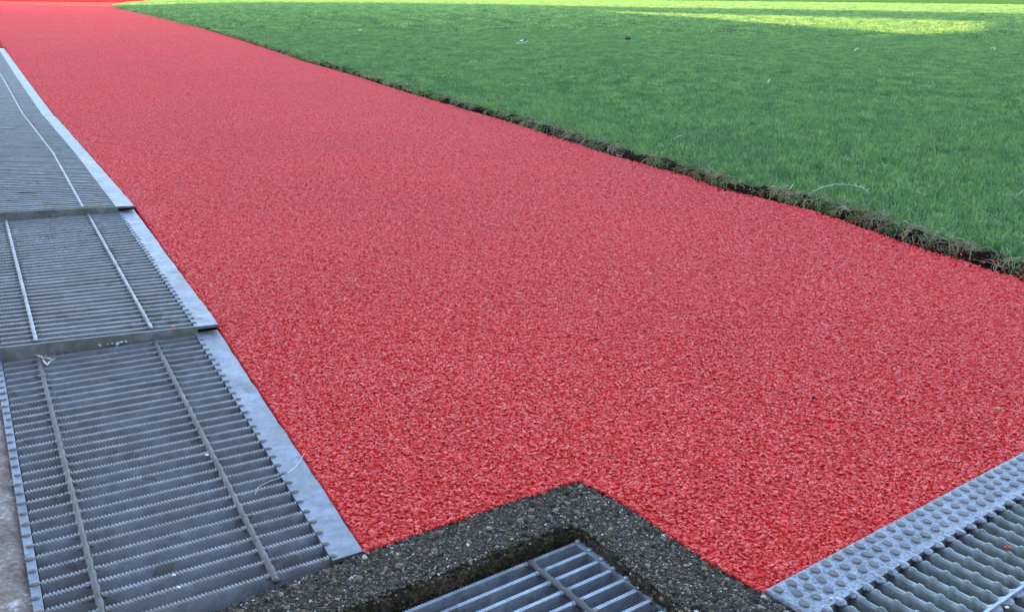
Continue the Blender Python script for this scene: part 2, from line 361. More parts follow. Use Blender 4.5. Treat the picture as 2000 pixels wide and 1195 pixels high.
_vz = _nt.nodes.new('ShaderNodeTexVoronoi'); _vz.inputs['Scale'].default_value = 300; _g = _nt.nodes.new('ShaderNodeNewGeometry'); _nt.links.new(_g.outputs['Position'], _vz.inputs['Vector'])
_sx = _nt.nodes.new('ShaderNodeSeparateColor'); _nt.links.new(_vz.outputs['Color'], _sx.inputs[0]); _nt.links.new(_sx.outputs[0], _rp.inputs[0])
mats = [mat_tile(i) for i in range(6)]
P = TP[ok]
n = len(P); print('mats', n); R = np.zeros((n, 3)); R[:, 2] = rng.integers(0, 4, n)*math.pi/2
gn_scatter('rubber_granules', np.column_stack([P, np.zeros(n)]), R, np.ones((n, 3)), rng.integers(0, 6, n), mats, track)
# loose crumbs along the rims and in the soil cut
lp = []
for i in range(260):
    j = int(random.random()**.5*(len(ED)-260)); j = len(ED)-1-int(random.random()**1.6*240)
    p = ED[j]; lp.append((p.x+random.gauss(.004, .012), p.y+random.gauss(.014, .016), random.uniform(-.006, .016)))
for i in range(260):
    q = LEFTLINE[0].lerp(LEFTLINE[1], random.random()); lp.append((q.x+.003+abs(random.gauss(0, .001)), q.y+random.gauss(0, .001), -.001))
    k = random.randrange(len(KERB_OUT)-1); q = KERB_OUT[k].lerp(KERB_OUT[k+1], random.random()); lp.append((q.x+random.gauss(0, .0015), q.y+random.gauss(0, .0015), .001))
lp = np.array(lp); n = len(lp)
gn_scatter('loose_crumbs', lp, rng.uniform(0, 6.28, (n, 3)), np.repeat(rng.uniform(.0018, .0046, n)[:, None], 3, 1), rng.integers(0, 10, n), chips, track)

sb = []
for i in range(1400):
    p = ED[len(ED)-1-int(random.random()**1.4*(len(ED)-1))]; d = abs(random.gauss(0, .012)); sb.append((p.x-d*.6, p.y-d*.8, .0012))
sb = np.array(sb); n = len(sb); clods = [chip_mesh(400+i, M_soil, .5, .8, .3) for i in range(5)]
gn_scatter('soil_crumbs', sb, rng.uniform(0, 6.28, (n, 3)), np.repeat((rng.random(n)[:, None]**3*.006+.0012), 3, 1), rng.integers(0, 5, n), clods, soil)
# ------------------------------------------------------------------ grass
def tuft(seed, nb, rad_, h0, h1, wd, mat, lean=.5, segs=3):
    r = random.Random(seed); mb = MB()
    for i in range(nb):
        a = r.uniform(0, 6.283); d = rad_*math.sqrt(r.random()); p = Vector((d*math.cos(a), d*math.sin(a), -.002))
        h = r.uniform(h0, h1); la = r.uniform(0, 6.283); L = abs(r.gauss(0, lean)); dirv = Vector((math.cos(la), math.sin(la), 0))
        wa = r.uniform(0, 6.283); wv = Vector((math.cos(wa), math.sin(wa), 0)); V = []
        for s in range(segs+1):
            t = s/segs; q = p + Vector((0, 0, h*(t-.25*L*t*t))) + dirv*(h*L*t*t)
            if s == segs: V.append(q)
            else: ww = wd*(1-.55*t)*.5; V += [q-wv*ww, q+wv*ww]
        F = [(2*s, 2*s+1, 2*s+3, 2*s+2) for s in range(segs-1)] + [(2*segs-2, 2*segs-1, 2*segs)]
        mb.add(V, F)
    return mb.me('tuft', mat)
t_near = [tuft(i, 17, .018, .011, .036, .0024, M_grass, .7) for i in range(8)]
t_mid = [tuft(50+i, 60, .05, .014, .030, .003, M_grass, .6, 2) for i in range(6)]
t_far = [tuft(80+i, 90, .16, .016, .034, .008, M_grass, .5, 2) for i in range(6)]
CUTP = CUT + [Vector((1.43, 1.25, 0)), Vector((1.71, .2, 0)), Vector((60, -8, 0)), Vector((120, 200, 0)), Vector((-4, 200, 0))] + FAR[::-1]
def field(s, r0, r1, f0, f1):
    P = grid(-.7*r1, .85*r1, max(.3, r0*.6), r1, s); rd = np.hypot(*P.T); an = np.degrees(np.arctan2(P[:, 0], P[:, 1]))
    pr = np.clip((rd-r0)/max(1e-6, f0), 0, 1)*np.clip((r1-rd)/f1, 0, 1)
    P = P[(np.abs(an) < (58 if r1 < 6 else 44)) & (rng.random(len(P)) < pr)]; return P[inside(P, CUTP)]
for nm, s, a, b, f0, f1, pr, sc in (('grass', .0155, 0, 5.2, .01, 1.2, t_near, 1), ('grass', .038, 4, 15, 1.2, 3, t_mid, 1), ('grass', .13, 12, 62, 3, 6, t_far, 1)):
    P = field(s, a, b, f0, f1); n = len(P); print(nm, n)
    R = np.zeros((n, 3)); R[:, 2] = rng.uniform(0, 6.28, n); R[:, :2] = rng.normal(0, .12, (n, 2))
    hv = np.array([.9+.14*noise.noise(Vector((x*3, y*3, 0)))+.2*noise.noise(Vector((x*17, y*17, 4))) for x, y in P]) if n < 90000 else np.ones(n)
    if nm == 'grass' and a == 0:
        dd = seg_dist(P, [(p.x, p.y) for p in CUT[::6]]); hv *= np.clip(.45+dd/.05, .45, 1)
        thin = rng.random(n) < np.clip(.25+dd/.06, 0, 1); P, R, hv = P[thin], R[thin], hv[thin]; n = len(P)
    Sv = np.repeat(hv[:, None], 3, 1)*rng.uniform(.8, 1.15, (n, 1)); Sv[:, :2] = 1
    tag(gn_scatter(nm, np.column_stack([P, np.full(n, .005)]), R, Sv, rng.integers(0, len(pr), n), pr), 'short green lawn grass beyond the red track', 'grass')
hang = []
for i, p in enumerate(CUT):
    if random.random() < (.38+1.0*wob(p, 12, 77))*(1 if p.length < 5 else .6): hang.append((p.x+random.gauss(.001, .007), p.y+random.gauss(0, .008), .004+random.uniform(-.008, .004)))
hang = np.array(hang); n = len(hang); t_hang = [tuft(300+i, 14, .012, .016, .038, .0017, M_grass if i % 2 else M_dry, 1.3) for i in range(9)]
tag(gn_scatter('edge_grass', hang, np.column_stack([rng.normal(.35, .35, n), rng.normal(-.25, .35, n), rng.uniform(-.6, .6, n)]), np.repeat(rng.uniform(.7, 1.15, n)[:, None], 3, 1), rng.integers(0, 9, n), t_hang), 'green and dry blades hanging over the cut lawn edge', 'grass')
# dry runners and roots along the cut
def straw(seed, mat, nb=7, L=.03, w=.0007):
    r = random.Random(seed); mb = MB()
    for i in range(nb):
        p = Vector((r.gauss(0, .006), r.gauss(0, .006), r.uniform(-.002, .006))); a = r.uniform(0, 6.283); e = r.uniform(-.1, .8); q = [p]
        for s in range(5):
            a += r.gauss(0, .45); e -= r.uniform(.05, .5); p = p + Vector((math.cos(a)*math.cos(e), math.sin(a)*math.cos(e), math.sin(e)))*L*r.uniform(.12, .26); q.append(p)
        mb.tube(q, [w, w, w*.9, w*.8, w*.6, w*.3], 3, False)
    return mb.me('straw', mat)
straws = [straw(i, M_dry, 8, .038, .0008) for i in range(10)] + [straw(30+i, M_grass, 8, .034, .0010) for i in range(6)]
sp_pts = []
for i, p in enumerate(CUT):
    near = p.length < 4.2
    for k in range(6 if near else 4):
        dens = .50+1.1*wob(p, 9, 31)
        if random.random() < dens:
            sp_pts.append((p.x+random.gauss(.002, .009), p.y+random.gauss(.003, .010), random.uniform(-.002, .018)))
for p in CUT[::2]:
    if random.random() < .35: sp_pts.append((p.x+abs(random.gauss(0, .02)), p.y+abs(random.gauss(0, .03)), .006))
sp_ = np.array(sp_pts); n = len(sp_); print('straws', n)
tag(gn_scatter('dry_runners', sp_, np.column_stack([rng.normal(0, .3, n), rng.normal(0, .3, n), rng.uniform(0, 6.28, n)]), np.repeat(rng.uniform(.6, 1.2, n)[:, None], 3, 1), rng.integers(0, len(straws), n), straws),
    'tangled dry brown grass runners hanging over the cut soil edge', 'grass')

# ------------------------------------------------------------------ steel gratings on the drain
def serrated(nt, mat, L=1., t=1., d=1., th=.0014):
    """unit-length bar along +x, top at z=0 (teeth rise below it); thickness along y"""
    V = []; F = []; pr = []
    for i in range(nt):
        x = i/nt; p = 1/nt; pr += [(x, -th), (x+p*.22, 0), (x+p*.5, 0), (x+p*.72, -th)]
    pr.append((1, -th)); n = len(pr)
    for x, z in pr: V += [(x*L, -.5*t, z), (x*L, .5*t, z), (x*L, -.5*t, -d), (x*L, .5*t, -d)]
    for i in range(n-1):
        a = i*4; b = a+4; F += [(a, b, b+1, a+1), (a+2, b+2, b, a), (a+1, b+1, b+3, a+3)]
    F += [(0, 1, 3, 2), ((n-1)*4, (n-1)*4+2, (n-1)*4+3, (n-1)*4+1), (2, 3, (n-1)*4+3, (n-1)*4+2)]
    me = mesh('bar', V, F, mat)
    if mat is M_bar:
        me.materials.append(M_top)
        for i in range(n-1): me.polygons[i*3].material_index = 1
    return me
me_bar_near = serrated(72, M_bar, t=.0050, d=.027)
me_bar_mid = serrated(60, M_bar, t=.0050, d=.027, th=.0011)
mbx = MB(); mbx.box((.5, 0, -.0125), (1, .0055, .025)); me_bar_far = mbx.me('bar', M_bar); me_bar_far.materials.append(M_top); me_bar_far.polygons[1].material_index = 1
def weld_mesh(seed, mat, sx, sy, sz):
    r = random.Random(seed); bm = bmesh.new(); bmesh.ops.create_icosphere(bm, subdivisions=2, radius=1)
    for v in bm.verts: v.co = Vector((v.co.x*sx, v.co.y*sy, v.co.z*sz))*(1+r.uniform(-.1, .1))
    me = bpy.data.meshes.new('weld_bead'); bm.to_mesh(me); bm.free(); me.materials.append(mat)
    me.polygons.foreach_set('use_smooth', [True]*len(me.polygons)); return me
me_welds = [weld_mesh(i, M_weld, .0040, .0042, .0016) for i in range(4)]
me_wsm = [weld_mesh(9+i, M_weld, .0042, .0030, .0024) for i in range(4)]
def bil(P, s, t):
    n = P['RN'].lerp(P['LN'], s); f = P['RF'].lerp(P['LF'], s); return n.lerp(f, t)
def frameM(o, x, y=None, sx=1.):
    x = x.normalized(); z = Vector((0, 0, 1)); y = z.cross(x).normalized(); z = x.cross(y)
    return Matrix(((x.x*sx, y.x, z.x, o.x), (x.y*sx, y.y, z.y, o.y), (x.z*sx, y.z, z.z, o.z), (0, 0, 0, 1)))
def twisted(A, B, half, pitch, mat, name='cross_rod', step=.0028, wobble=.0004):
    L = (B-A).length; n = max(2, int(L/step)); x = (B-A).normalized(); y = Vector((0, 0, 1)).cross(x).normalized(); z = x.cross(y); V = []; F = []
    for i in range(n+1):
        p = A.lerp(B, i/n); ph = math.pi*(i/n*L/pitch)
        for k in range(8):
            a = k*math.pi/4; r = half*(1.22+.20*math.cos(2*(a-ph)))*(1+random.uniform(-.04, .04)); V.append(p+y*math.cos(a)*r+z*math.sin(a)*r*.9)
    for i in range(n):
        for k in range(8): F.append((i*8+k, i*8+(k+1) % 8, (i+1)*8+(k+1) % 8, (i+1)*8+k))
    F += [tuple(range(7, -1, -1)), tuple(n*8+k for k in range(8))]
    me = mesh(name, V, F, mat, True); return me
SF = .118      # share of the width taken by the flange
def grating(P, nb, label, lod, rods=(.318, .845), endplate=.0, t0=.0, parts=True, bar_end=.004):
    base = (P['RN']+P['LN'])*.5; base = Vector((base.x, base.y, -.03)); g = empty('steel_grating', base)
    tag(g, label, 'drain grating', 'steel gratings in the row along the track')
    # flange with inner leg; slightly uneven outer edge
    n = 24; mb = MB(); top = []
    for i in range(n+1):
        t = i/n; a = bil(P, 0, t); b = bil(P, SF, t); j = Vector((random.gauss(0, .0005), random.gauss(0, .0005), 0))
        top.append((a+j, b))
    th = .0045; V = []; F = []
    for a, b in top:
        e = (b-a).normalized()
        V += [a+Vector((0, 0, -.0015)), a+e*.0015, b, b+Vector((0, 0, -.026)), b-e*.004+Vector((0, 0, -.026)), b-e*.004+Vector((0, 0, -th)), a+Vector((0, 0, -th))]
    for i in range(n):
        for k in range(7): F.append((i*7+k, i*7+(k+1) % 7, (i+1)*7+(k+1) % 7, (i+1)*7+k))
    F += [tuple(range(6, -1, -1)), tuple(n*7+k for k in range(7))]
    obj('flange', mesh('flange', V, F, M_flange), g, Matrix.Identity(4))
    # left flange
    mb = MB(); V = []
    for i in (0, 1):
        c = bil(P, 1.0, i); e = (bil(P, 1.03, i)-c); V += [c, c+e, c+e+Vector((0, 0, -th)), c+Vector((0, 0, -.026))]
    f2 = mesh('flange', V, [(0, 1, 5, 4), (1, 2, 6, 5), (2, 3, 7, 6), (3, 0, 4, 7), (3, 2, 1, 0), (4, 5, 6, 7)], M_flange); obj('flange', f2, g, Matrix.Identity(4))
    bm_ = {0: me_bar_near, 1: me_bar_mid, 2: me_bar_far}[lod]
    for i in range(nb):
        t = (i+.35+t0)/nb if endplate == 0 else (i+.9)/(nb+.6)
        if t > 1: continue
        a = bil(P, SF+.002, t); b = bil(P, .997, t); L = (b-a).length
        M = frameM(a+Vector((0, 0, random.gauss(.0004, .0002))), b-a, sx=L); obj('bar', bm_, g, M)
        if lod < 2:
            for s, q in ((SF-.012, me_welds), (1.015, me_welds)):
                c = bil(P, s+random.gauss(0, .003), t); M = frameM(c+Vector((0, 0, .0002)), b-a) @ Matrix.Rotation(random.gauss(0, .15), 4, 'Z') @ Matrix.Diagonal((random.uniform(.8, 1.2), random.uniform(.8, 1.1), 1, 1))
                obj('weld_bead', random.choice(q), g, M)
            for rs in rods:
                for sg in (-1, 1):
                    c = bil(P, rs+sg*.020, t); obj('weld_bead', random.choice(me_wsm), g, frameM(c+Vector((0, 0, -.0018)), b-a) @ Matrix.Diagonal((random.uniform(.7, 1.1), random.uniform(.8, 1.2), random.uniform(.8, 1.2), 1)))
    for rs in rods:
        A = bil(P, rs, -.006 if endplate == 0 else .012); B = bil(P, rs, .995); dz = Vector((0, 0, -.0012 if lod == 0 else .0002))
        obj('cross_rod', twisted(A+dz, B+dz, 0.0027 if lod == 0 else .0023, .025, M_rod if lod == 0 else M_flange), g, Matrix.Identity(4))
    if endplate:
        a = bil(P, SF*.95, 0); b = bil(P, 1, 0); x = (b-a).normalized(); y = Vector((0, 0, 1)).cross(x)
        mb = MB(); V = []
        for q, zz in ((a, endplate), (b, endplate)):
            V += [q-y*.0+Vector((0, 0, 0)), q-y*.004, q-y*.004+Vector((0, 0, -.03)), q+Vector((0, 0, -.03))]
        me = mesh('end_plate', V, [(0, 1, 5, 4), (1, 2, 6, 5), (2, 3, 7, 6), (3, 0, 4, 7), (3, 2, 1, 0), (4, 5, 6, 7)], M_plate)
        bm = bmesh.new(); bm.from_mesh(me); bmesh.ops.recalc_face_normals(bm, faces=bm.faces); bm.to_mesh(me); bm.free()
        obj('end_plate', me, g, Matrix.Identity(4))
    return g
gA = grating(PA, 31, 'nearest serrated steel grating, widest open bars, cut off by the concrete kerb', 0)
gB = grating(PB, 40, 'second serrated steel grating from the kerb, raised greenish end plate above the nearest one', 1, endplate=1)
gC = grating(PC, 37, 'third steel grating from the kerb, its pale flange corner lifted over a dark gap', 2, endplate=1)
gD = grating(PD, 42, 'fourth steel grating from the kerb, closely packed bars and plain pale flange', 2)
def sub(R0, R1, L0, L1, a, b): return panel_from(R0.lerp(R1, a), R0.lerp(R1, b), L0.lerp(L1, a), L0.lerp(L1, b))
gE = grating(sub(PE0R, PE1R, PE0L, PE1L, 0, .5), 45, 'fifth steel grating from the kerb, where the white cross rod kinks left', 2)
gE2 = grating(sub(PE0R, PE1R, PE0L, PE1L, .5, 1), 45, 'sixth steel grating from the kerb, near the left picture edge', 2)
gF = grating(sub(PE1R, PFR, PE1L, PFL, 0, .5), 50, 'second farthest steel grating, mostly its pale flange seen at the left picture edge', 2)
gF2 = grating(sub(PE1R, PFR, PE1L, PFL, .5, 1), 50, 'farthest steel grating, just a sliver of flange at the upper left', 2)
# drain channel and stained apron left of it
rn = PA['RN'] + (PA['RN']-PA['RF'])*.35; ln = PA['LN'] + (PA['LN']-PA['LF'])*.35
Rl = [rn]+[P['RF'] for P in (PA, PB, PC, PD)]+[PE1R, PFR]; Ll = [ln]+[P['LF'] for P in (PA, PB, PC, PD)]+[PE1L, PFL]
V = []; F = []
for a, b in zip(Rl, Ll):
    e = (b-a).normalized(); r = a+e*.012; l = b-e*.001
    for q, z in ((r, -.006), (r, -.16), (l, -.16), (l, -.03)): V.append((q.x, q.y, z))
for i in range(len(Rl)-1):
    for j in range(3): a = i*4+j; F.append((a, a+1, a+5, a+4))
tag(obj('drain_channel', mesh('drain_channel', V, F, M_ditch)), kind='structure')
V = []; F = []; N = 60
for i in range(len(Rl)-1):
    pass
def leftpt(u):
    k = min(int(u), len(Rl)-2); f = u-k; a = Rl[k].lerp(Rl[k+1], f); b = Ll[k].lerp(Ll[k+1], f); return a, b
us = [i*.02 for i in range(int((len(Rl)-1)/.02)+1)]
for u in us:
    a, b = leftpt(u); e = (b-a).normalized(); e.z = 0
    for k, off in enumerate((.004, .012, .02, .035, .06, .12, .3, 1.2)):
        q = b+e*(off+.008-.004); rz = (.0035*wob(q, 90, 3)) if u < 2 else 0; V.append((q.x, q.y, (-.006 if k == 0 else -.002 + min(.002, off*.02)) + rz))
for i in range(len(us)-1):
    for j in range(7): a = i*8+j; F.append((a, a+8, a+9, a+1))
tag(obj('concrete_apron', mesh('concrete_apron', V, F, M_apron, True)), kind='structure')

# ------------------------------------------------------------------ concrete kerb
ki = [at(*p) for p in ((560, 1235), (700, 1181), (830, 1133), (950, 1088), (1040, 1052), (1105, 1032), (1122, 1028), (1142, 1037), (1190, 1076), (1240, 1118), (1290, 1156), (1342, 1195), (1420, 1256))]
ko = [at(*p) for p in ((330, 1228), (410, 1195), (520, 1150), (640, 1107), (712, 1077), (800, 1046), (900, 1012), (985, 981), (1060, 960), (1105, 943), (1130, 938), (1160, 952), (1225, 985), (1290, 1032), (1370, 1086), (1440, 1128), (1491, 1155), (1560, 1200), (1640, 1254))]
def resample(line, n):
    d = [0]
    for a, b in zip(line[:-1], line[1:]): d.append(d[-1]+(b-a).length)
    out = []
    for i in range(n):
        s = d[-1]*i/(n-1); k = max(j for j in range(len(d)-1) if d[j] <= s+1e-9); f = (s-d[k])/max(1e-9, d[k+1]-d[k]); out.append(line[k].lerp(line[k+1], min(1, f)))
    return out
# split each line at the corner so that the corners match
def two(line, c, n): return resample(line[:c+1], n)[:-1] + resample(line[c:], n)
O = two(ko, 10, 90); I = two(ki, 6, 90); NR = 14
V = []; F = []
prof = [(0, -.06), (0, -.004), (.03, -.0008)] + [((k+1)/NR, 0) for k in range(NR-2)] + [(.97, -.003), (1, -.010), (1, -.06)]
def kmoss(f): return f
for i, (o_, i_) in enumerate(zip(O, I)):
    for k, (f, z) in enumerate(prof):
        q = o_.lerp(i_, f); dz = .0012*wob(q, 120, 2)+.0008*wob(q, 400, 8) if z > -.05 else 0
        jit = .0018*wob(q, 180, 5) if f >= .97 else (.0008*wob(q, 150, 3) if f == 0 else 0)
        V.append((q.x+jit, q.y+jit, z+dz-.0008))
W = len(prof)
for i in range(len(O)-1):
    for k in range(W-1): a = i*W+k; F.append((a, a+W, a+W+1, a+1))
kerb = empty('concrete_kerb', Vector((.07, .91, -.06))); tag(kerb, 'L-shaped exposed aggregate concrete kerb around the small grate at the bottom', 'kerb')
me = mesh('kerb_body', V, F, M_matrix, True); bm = bmesh.new(); bm.from_mesh(me); bmesh.ops.recalc_face_normals(bm, faces=bm.faces); bm.to_mesh(me); bm.free()
# ensure outward normals up
if sum(p.normal.z for p in me.polygons) < 0: me.flip_normals()
obj('kerb_body', me, kerb, Matrix.Identity(4))
stones = [chip_mesh(100+i, M_stone, .5, .6, .3) for i in range(12)]
kp = []; ks = []
arr = []
for i in range(26000):
    u = random.random()*(len(O)-1); k = int(u); f = random.uniform(.005, .99); a = O[k].lerp(O[k+1], u-k); b = I[k].lerp(I[k+1], u-k)
    q = a.lerp(b, f); big = random.random() < .014; s = random.uniform(.005, .0085) if big else random.uniform(.0013, .0034)
    kp.append((q.x, q.y, -.0010-.0005*random.random() + .0012*wob(q, 120, 2) - (.004 if f > .965 else 0))); ks.append((s*random.uniform(.8, 1.5), s*random.uniform(.6, 1), s*1.0))
kp = np.array(kp); n = len(kp)
gn_scatter('aggregate', kp, np.column_stack([rng.normal(0, .25, n), rng.normal(0, .25, n), rng.uniform(0, 6.28, n)]), np.array(ks), rng.integers(0, 12, n), stones, kerb)
mossm = [tuft(200+i, 40, .004, .0012, .0036, .0007, M_moss, .8, 2) for i in range(6)]
mp = []
for i in range(2000):
    u = random.random()*(len(O)-1); k = int(u); a = O[k].lerp(O[k+1], u-k); b = I[k].lerp(I[k+1], u-k)
    dens = .35+1.0*noise.noise(Vector((b.x*40, b.y*40, 3)))
    if u > len(O)*.5: dens *= .45
    if random.random() > dens: continue
    f = 1-abs(random.gauss(0, .022 if u < len(O)*.52 else .012)); q = a.lerp(b, f)
    mp.append((q.x, q.y, random.uniform(-.02, -.008) if f > .975 else -.0015))
mp = np.array(mp); n = len(mp)
gn_scatter('moss', mp, np.column_stack([rng.normal(0, .7, n), rng.normal(0, .7, n), rng.uniform(0, 6.28, n)]), np.repeat(rng.uniform(.6, 1.2, n)[:, None], 3, 1), rng.integers(0, 6, n), mossm, kerb)

# ------------------------------------------------------------------ small grate inside the kerb
ZG = -.013
C0 = at(1133, 1053, ZG); e1 = (at(950, 1127, ZG)-C0).normalized(); e2 = (at(1325, 1193, ZG)-C0).normalized()
pit = MB()
def loc(u, v, z=0): q = C0+e1*u+e2*v; return Vector((q.x, q.y, ZG+z))
pit.add([loc(-.02, -.02, -.03), loc(.5, -.02, -.03), loc(.5, .5, -.03), loc(-.02, .5, -.03), loc(-.02, -.02, -.2), loc(.5, -.02, -.2), loc(.5, .5, -.2), loc(-.02, .5, -.2)], [(4, 5, 6, 7), (0, 4, 7, 3), (0, 1, 5, 4)])
tag(obj('pit', pit.me('pit', M_ditch)), kind='structure')
g2 = empty('small_grate', loc(.15, .12, -.025)); tag(g2, 'small clean steel grate sunk inside the L-shaped concrete kerb', 'drain grate')
me_b2 = serrated(130, M_new, t=.0042, d=.024, th=.0007)
Lg, Wg, pt = .42, .36, .0187
q0 = loc(.0, 0); 
for i in range(int(Wg/pt)):
    a = loc(.007, .0022+i*pt, .0); b = loc(Lg, .0022+i*pt, 0); obj('bar', me_b2, g2, frameM(a, b-a, sx=(b-a).length))
fl = MB(); V = [loc(0, 0), loc(.009, 0), loc(.009, Wg), loc(0, Wg)]; dn = Vector((0, 0, -.0045)); dn2 = Vector((0, 0, -.026))
fl.add(V+[v+dn for v in V], [(0, 1, 2, 3), (0, 4, 5, 1), (1, 5, 6, 2), (2, 6, 7, 3), (3, 7, 4, 0), (7, 6, 5, 4)])
V = [loc(.005, 0, -.0045), loc(.009, 0, -.0045), loc(.009, Wg, -.0045), loc(.005, Wg, -.0045)]; fl.add(V+[v+dn2*.8 for v in V], [(0, 4, 5, 1), (1, 5, 6, 2), (2, 6, 7, 3), (3, 7, 4, 0)])
me = fl.me('flange', M_new); bm = bmesh.new(); bm.from_mesh(me); bmesh.ops.recalc_face_normals(bm, faces=bm.faces); bm.to_mesh(me); bm.free(); obj('flange', me, g2, Matrix.Identity(4))
me_w2 = [weld_mesh(30+i, M_new, .0036, .0028, .0022) for i in range(3)]
for i in range(int(Wg/pt)):
    obj('weld_bead', random.choice(me_w2), g2, frameM(loc(.0048, .0022+i*pt, .0004), e1))
    for u in (.064-.0052, .064+.0052): obj('weld_bead', random.choice(me_wsm), g2, frameM(loc(u, .0022+i*pt, -.0022), e1))
for u in (.064, .21, .36): obj('cross_rod', twisted(loc(u, .001, -.0016), loc(u, Wg, -.0016), .0030, .0187, M_rod), g2, Matrix.Identity(4))

# ------------------------------------------------------------------ studded grating at lower right
g3 = empty('studded_grating', RG0+Vector((.2, .0, -.03))); tag(g3, 'heavy grating at lower right with round studs on its edge plate and notched bars', 'drain grating')
ex = rgd; ey = Vector((ex.y, -ex.x, 0))          # ey points towards the camera side
def l3(u, v, z=0): q = RG0+ex*u+ey*v; return Vector((q.x, q.y, z))
FW = .0500
def fw_(p): d = at(*p)-RG0; return d.dot(ey)
print('flange width estimates', fw_((1629, 1185)), fw_((1980, 972)), 'rod', fw_((1920, 1195)), fw_((2000, 1140)))
LX = 1.05
V = [l3(.0015, .0015, 0), l3(LX, .0015, 0), l3(LX, FW, 0), l3(.0015, FW, 0)]; top = V
mb = MB(); Vs = [l3(0, 0, -.0035), l3(LX, 0, -.0035), l3(LX, FW, -.0035), l3(0, FW, -.0035)]; Vb = [v+Vector((0, 0, -.03)) for v in Vs]
mb.add(V+Vs+Vb, [(0, 1, 2, 3)] + [(i, 4+i, 4+(i+1) % 4, (i+1) % 4) for i in range(4)] + [(4+i, 8+i, 8+(i+1) % 4, 4+(i+1) % 4) for i in range(4)] + [(11, 10, 9, 8)])
me = mb.me('edge_plate', M_cast); bm = bmesh.new(); bm.from_mesh(me); bmesh.ops.recalc_face_normals(bm, faces=bm.faces); bm.to_mesh(me); bm.free(); obj('edge_plate', me, g3, Matrix.Translation((0, 0, .001)))
def stud_mesh():
    V = [(0, 0, .0012)]; F = []; k = 10
    for r, z in ((.42, .0012), (.5, 0)):
        for j in range(k): a = 2*math.pi*j/k; V.append((math.cos(a)*r*.0088, math.sin(a)*r*.0112, z))
    for j in range(k): F += [(0, 1+j, 1+(j+1) % k), (1+j, 11+j, 11+(j+1) % k, 1+(j+1) % k)]
    return mesh('stud', V, F, M_stud, False)
me_stud = stud_mesh(); SP = .0172
for r in range(3):
    for i in range(60):
        u = .010+i*SP+(SP/2 if r % 2 else 0); v = .0085+r*.0132
        obj('stud', me_stud, g3, frameM(l3(u+random.gauss(0, .0003), v+random.gauss(0, .0003), .001), ex) @ Matrix.Rotation(random.gauss(0, .2), 4, 'Z') @ Matrix.Diagonal((random.uniform(.9, 1.1), random.uniform(.85, 1.1), random.uniform(.7, 1.2), 1)))
def notched():
    V = []; F = []; L = .30; st = []; n = 0; p = .0195
    x = 0
    while x < L:
        for f, z, w in ((0, -.0014, .0036), (.40, -.0014, .0036), (.50, .0003, .0039), (.70, .0003, .0039), (.80, -.0012, .0036)): st.append((x+f*p, z, w))
        x += p
    for x, z, w in st:
        prof_ = [(-w, -.030), (-w*.95, z-.002), (-w*.6, z-.0004), (0, z), (w*.6, z-.0004), (w*.95, z-.002), (w, -.030)]
        V += [(x, a, b) for a, b in prof_]
    for i in range(len(st)-1):
        for k in range(6): a = i*7+k; F.append((a, a+1, a+8, a+7))
    F.append(tuple(range(7))); me = mesh('bar', V, F, M_cbar, True)
    bm = bmesh.new(); bm.from_mesh(me); bmesh.ops.recalc_face_normals(bm, faces=bm.faces); bm.to_mesh(me); bm.free(); return me
me_n = notched(); me_lump = [weld_mesh(60+i, M_cast, .0080, .0062, .0030) for i in range(4)]
bp = .0195
for i in range(52):
    u = .020+i*bp; o_ = l3(u, FW-.003, .0005)
    obj('bar', me_n, g3, frameM(o_+ey*random.uniform(0, .004), ey))
    obj('weld_bead', random.choice(me_lump), g3, frameM(l3(u, FW-.001, -.0012), ey))
    obj('weld_bead', random.choice(me_lump), g3, frameM(l3(u, .1365, -.001), ey) @ Matrix.Diagonal((.9, 1.2, .7, 1)))
rodb = MB(); V = [l3(0, .1345, .0025), l3(LX, .1345, .0025), l3(LX, .1375, .0025), l3(0, .1375, .0025)]; rodb.add(V+[v+Vector((0, 0, -.02)) for v in V], [(0, 1, 2, 3), (0, 4, 5, 1), (1, 5, 6, 2), (2, 6, 7, 3), (3, 7, 4, 0)])
me = rodb.me('cross_strip', M_new); bm = bmesh.new(); bm.from_mesh(me); bmesh.ops.recalc_face_normals(bm, faces=bm.faces); bm.to_mesh(me); bm.free(); obj('cross_strip', me, g3, Matrix.Identity(4))
ch = MB(); V = [l3(-.0, .03, -.034), l3(LX, .03, -.034), l3(LX, .4, -.034), l3(0, .4, -.034)]; lo = [v+Vector((0, 0, -.16)) for v in V]; ch.add(V+lo, [(4, 5, 6, 7), (0, 1, 5, 4), (3, 7, 4, 0)])
tag(obj('side_channel', ch.me('side_channel', M_ditch)), kind='structure')

# ------------------------------------------------------------------ unseen shade caster, made up and shaped to shade the foreground
TE = math.tan(SUN_EL); YB = 14.0
def hz(Y): return (Y+YB)*TE
lo_prof = [(-60, hz(33)), (-15.5, hz(31.3)), (-11.3, hz(28.6)), (-10.4, hz(28.4)), (-10.2, hz(33)), (-9.6, hz(36.5)), (-6, hz(38)), (-2, hz(38)), (.3, hz(37)), (1.2, hz(29.5)), (2.6, hz(23.6)), (3.46, hz(20.8)), (4.1, hz(17)), (4.6, hz(14.6)), (5.0, hz(13.0)), (5.6, hz(13.4)), (6.5, hz(14.6)), (7.6, hz(16.9)), (9.6, hz(20.7)), (12.0, hz(21.5)), (60, hz(24))]  # added wall's top outline, cut to give the wanted shade edge
V = []; F = []; D = 5.0
for x, z in lo_prof: V += [(x, -YB, -.35), (x, -YB, z), (x, -YB-D, max(0, z-D*TE*1.3)), (x, -YB-D, -.35)]
for i in range(len(lo_prof)-1):
    a = i*4; F += [(a, a+4, a+5, a+1), (a+1, a+5, a+6, a+2), (a+2, a+6, a+7, a+3)]
F += [(0, 1, 2, 3), tuple(len(V)-4+k for k in (3, 2, 1, 0))]
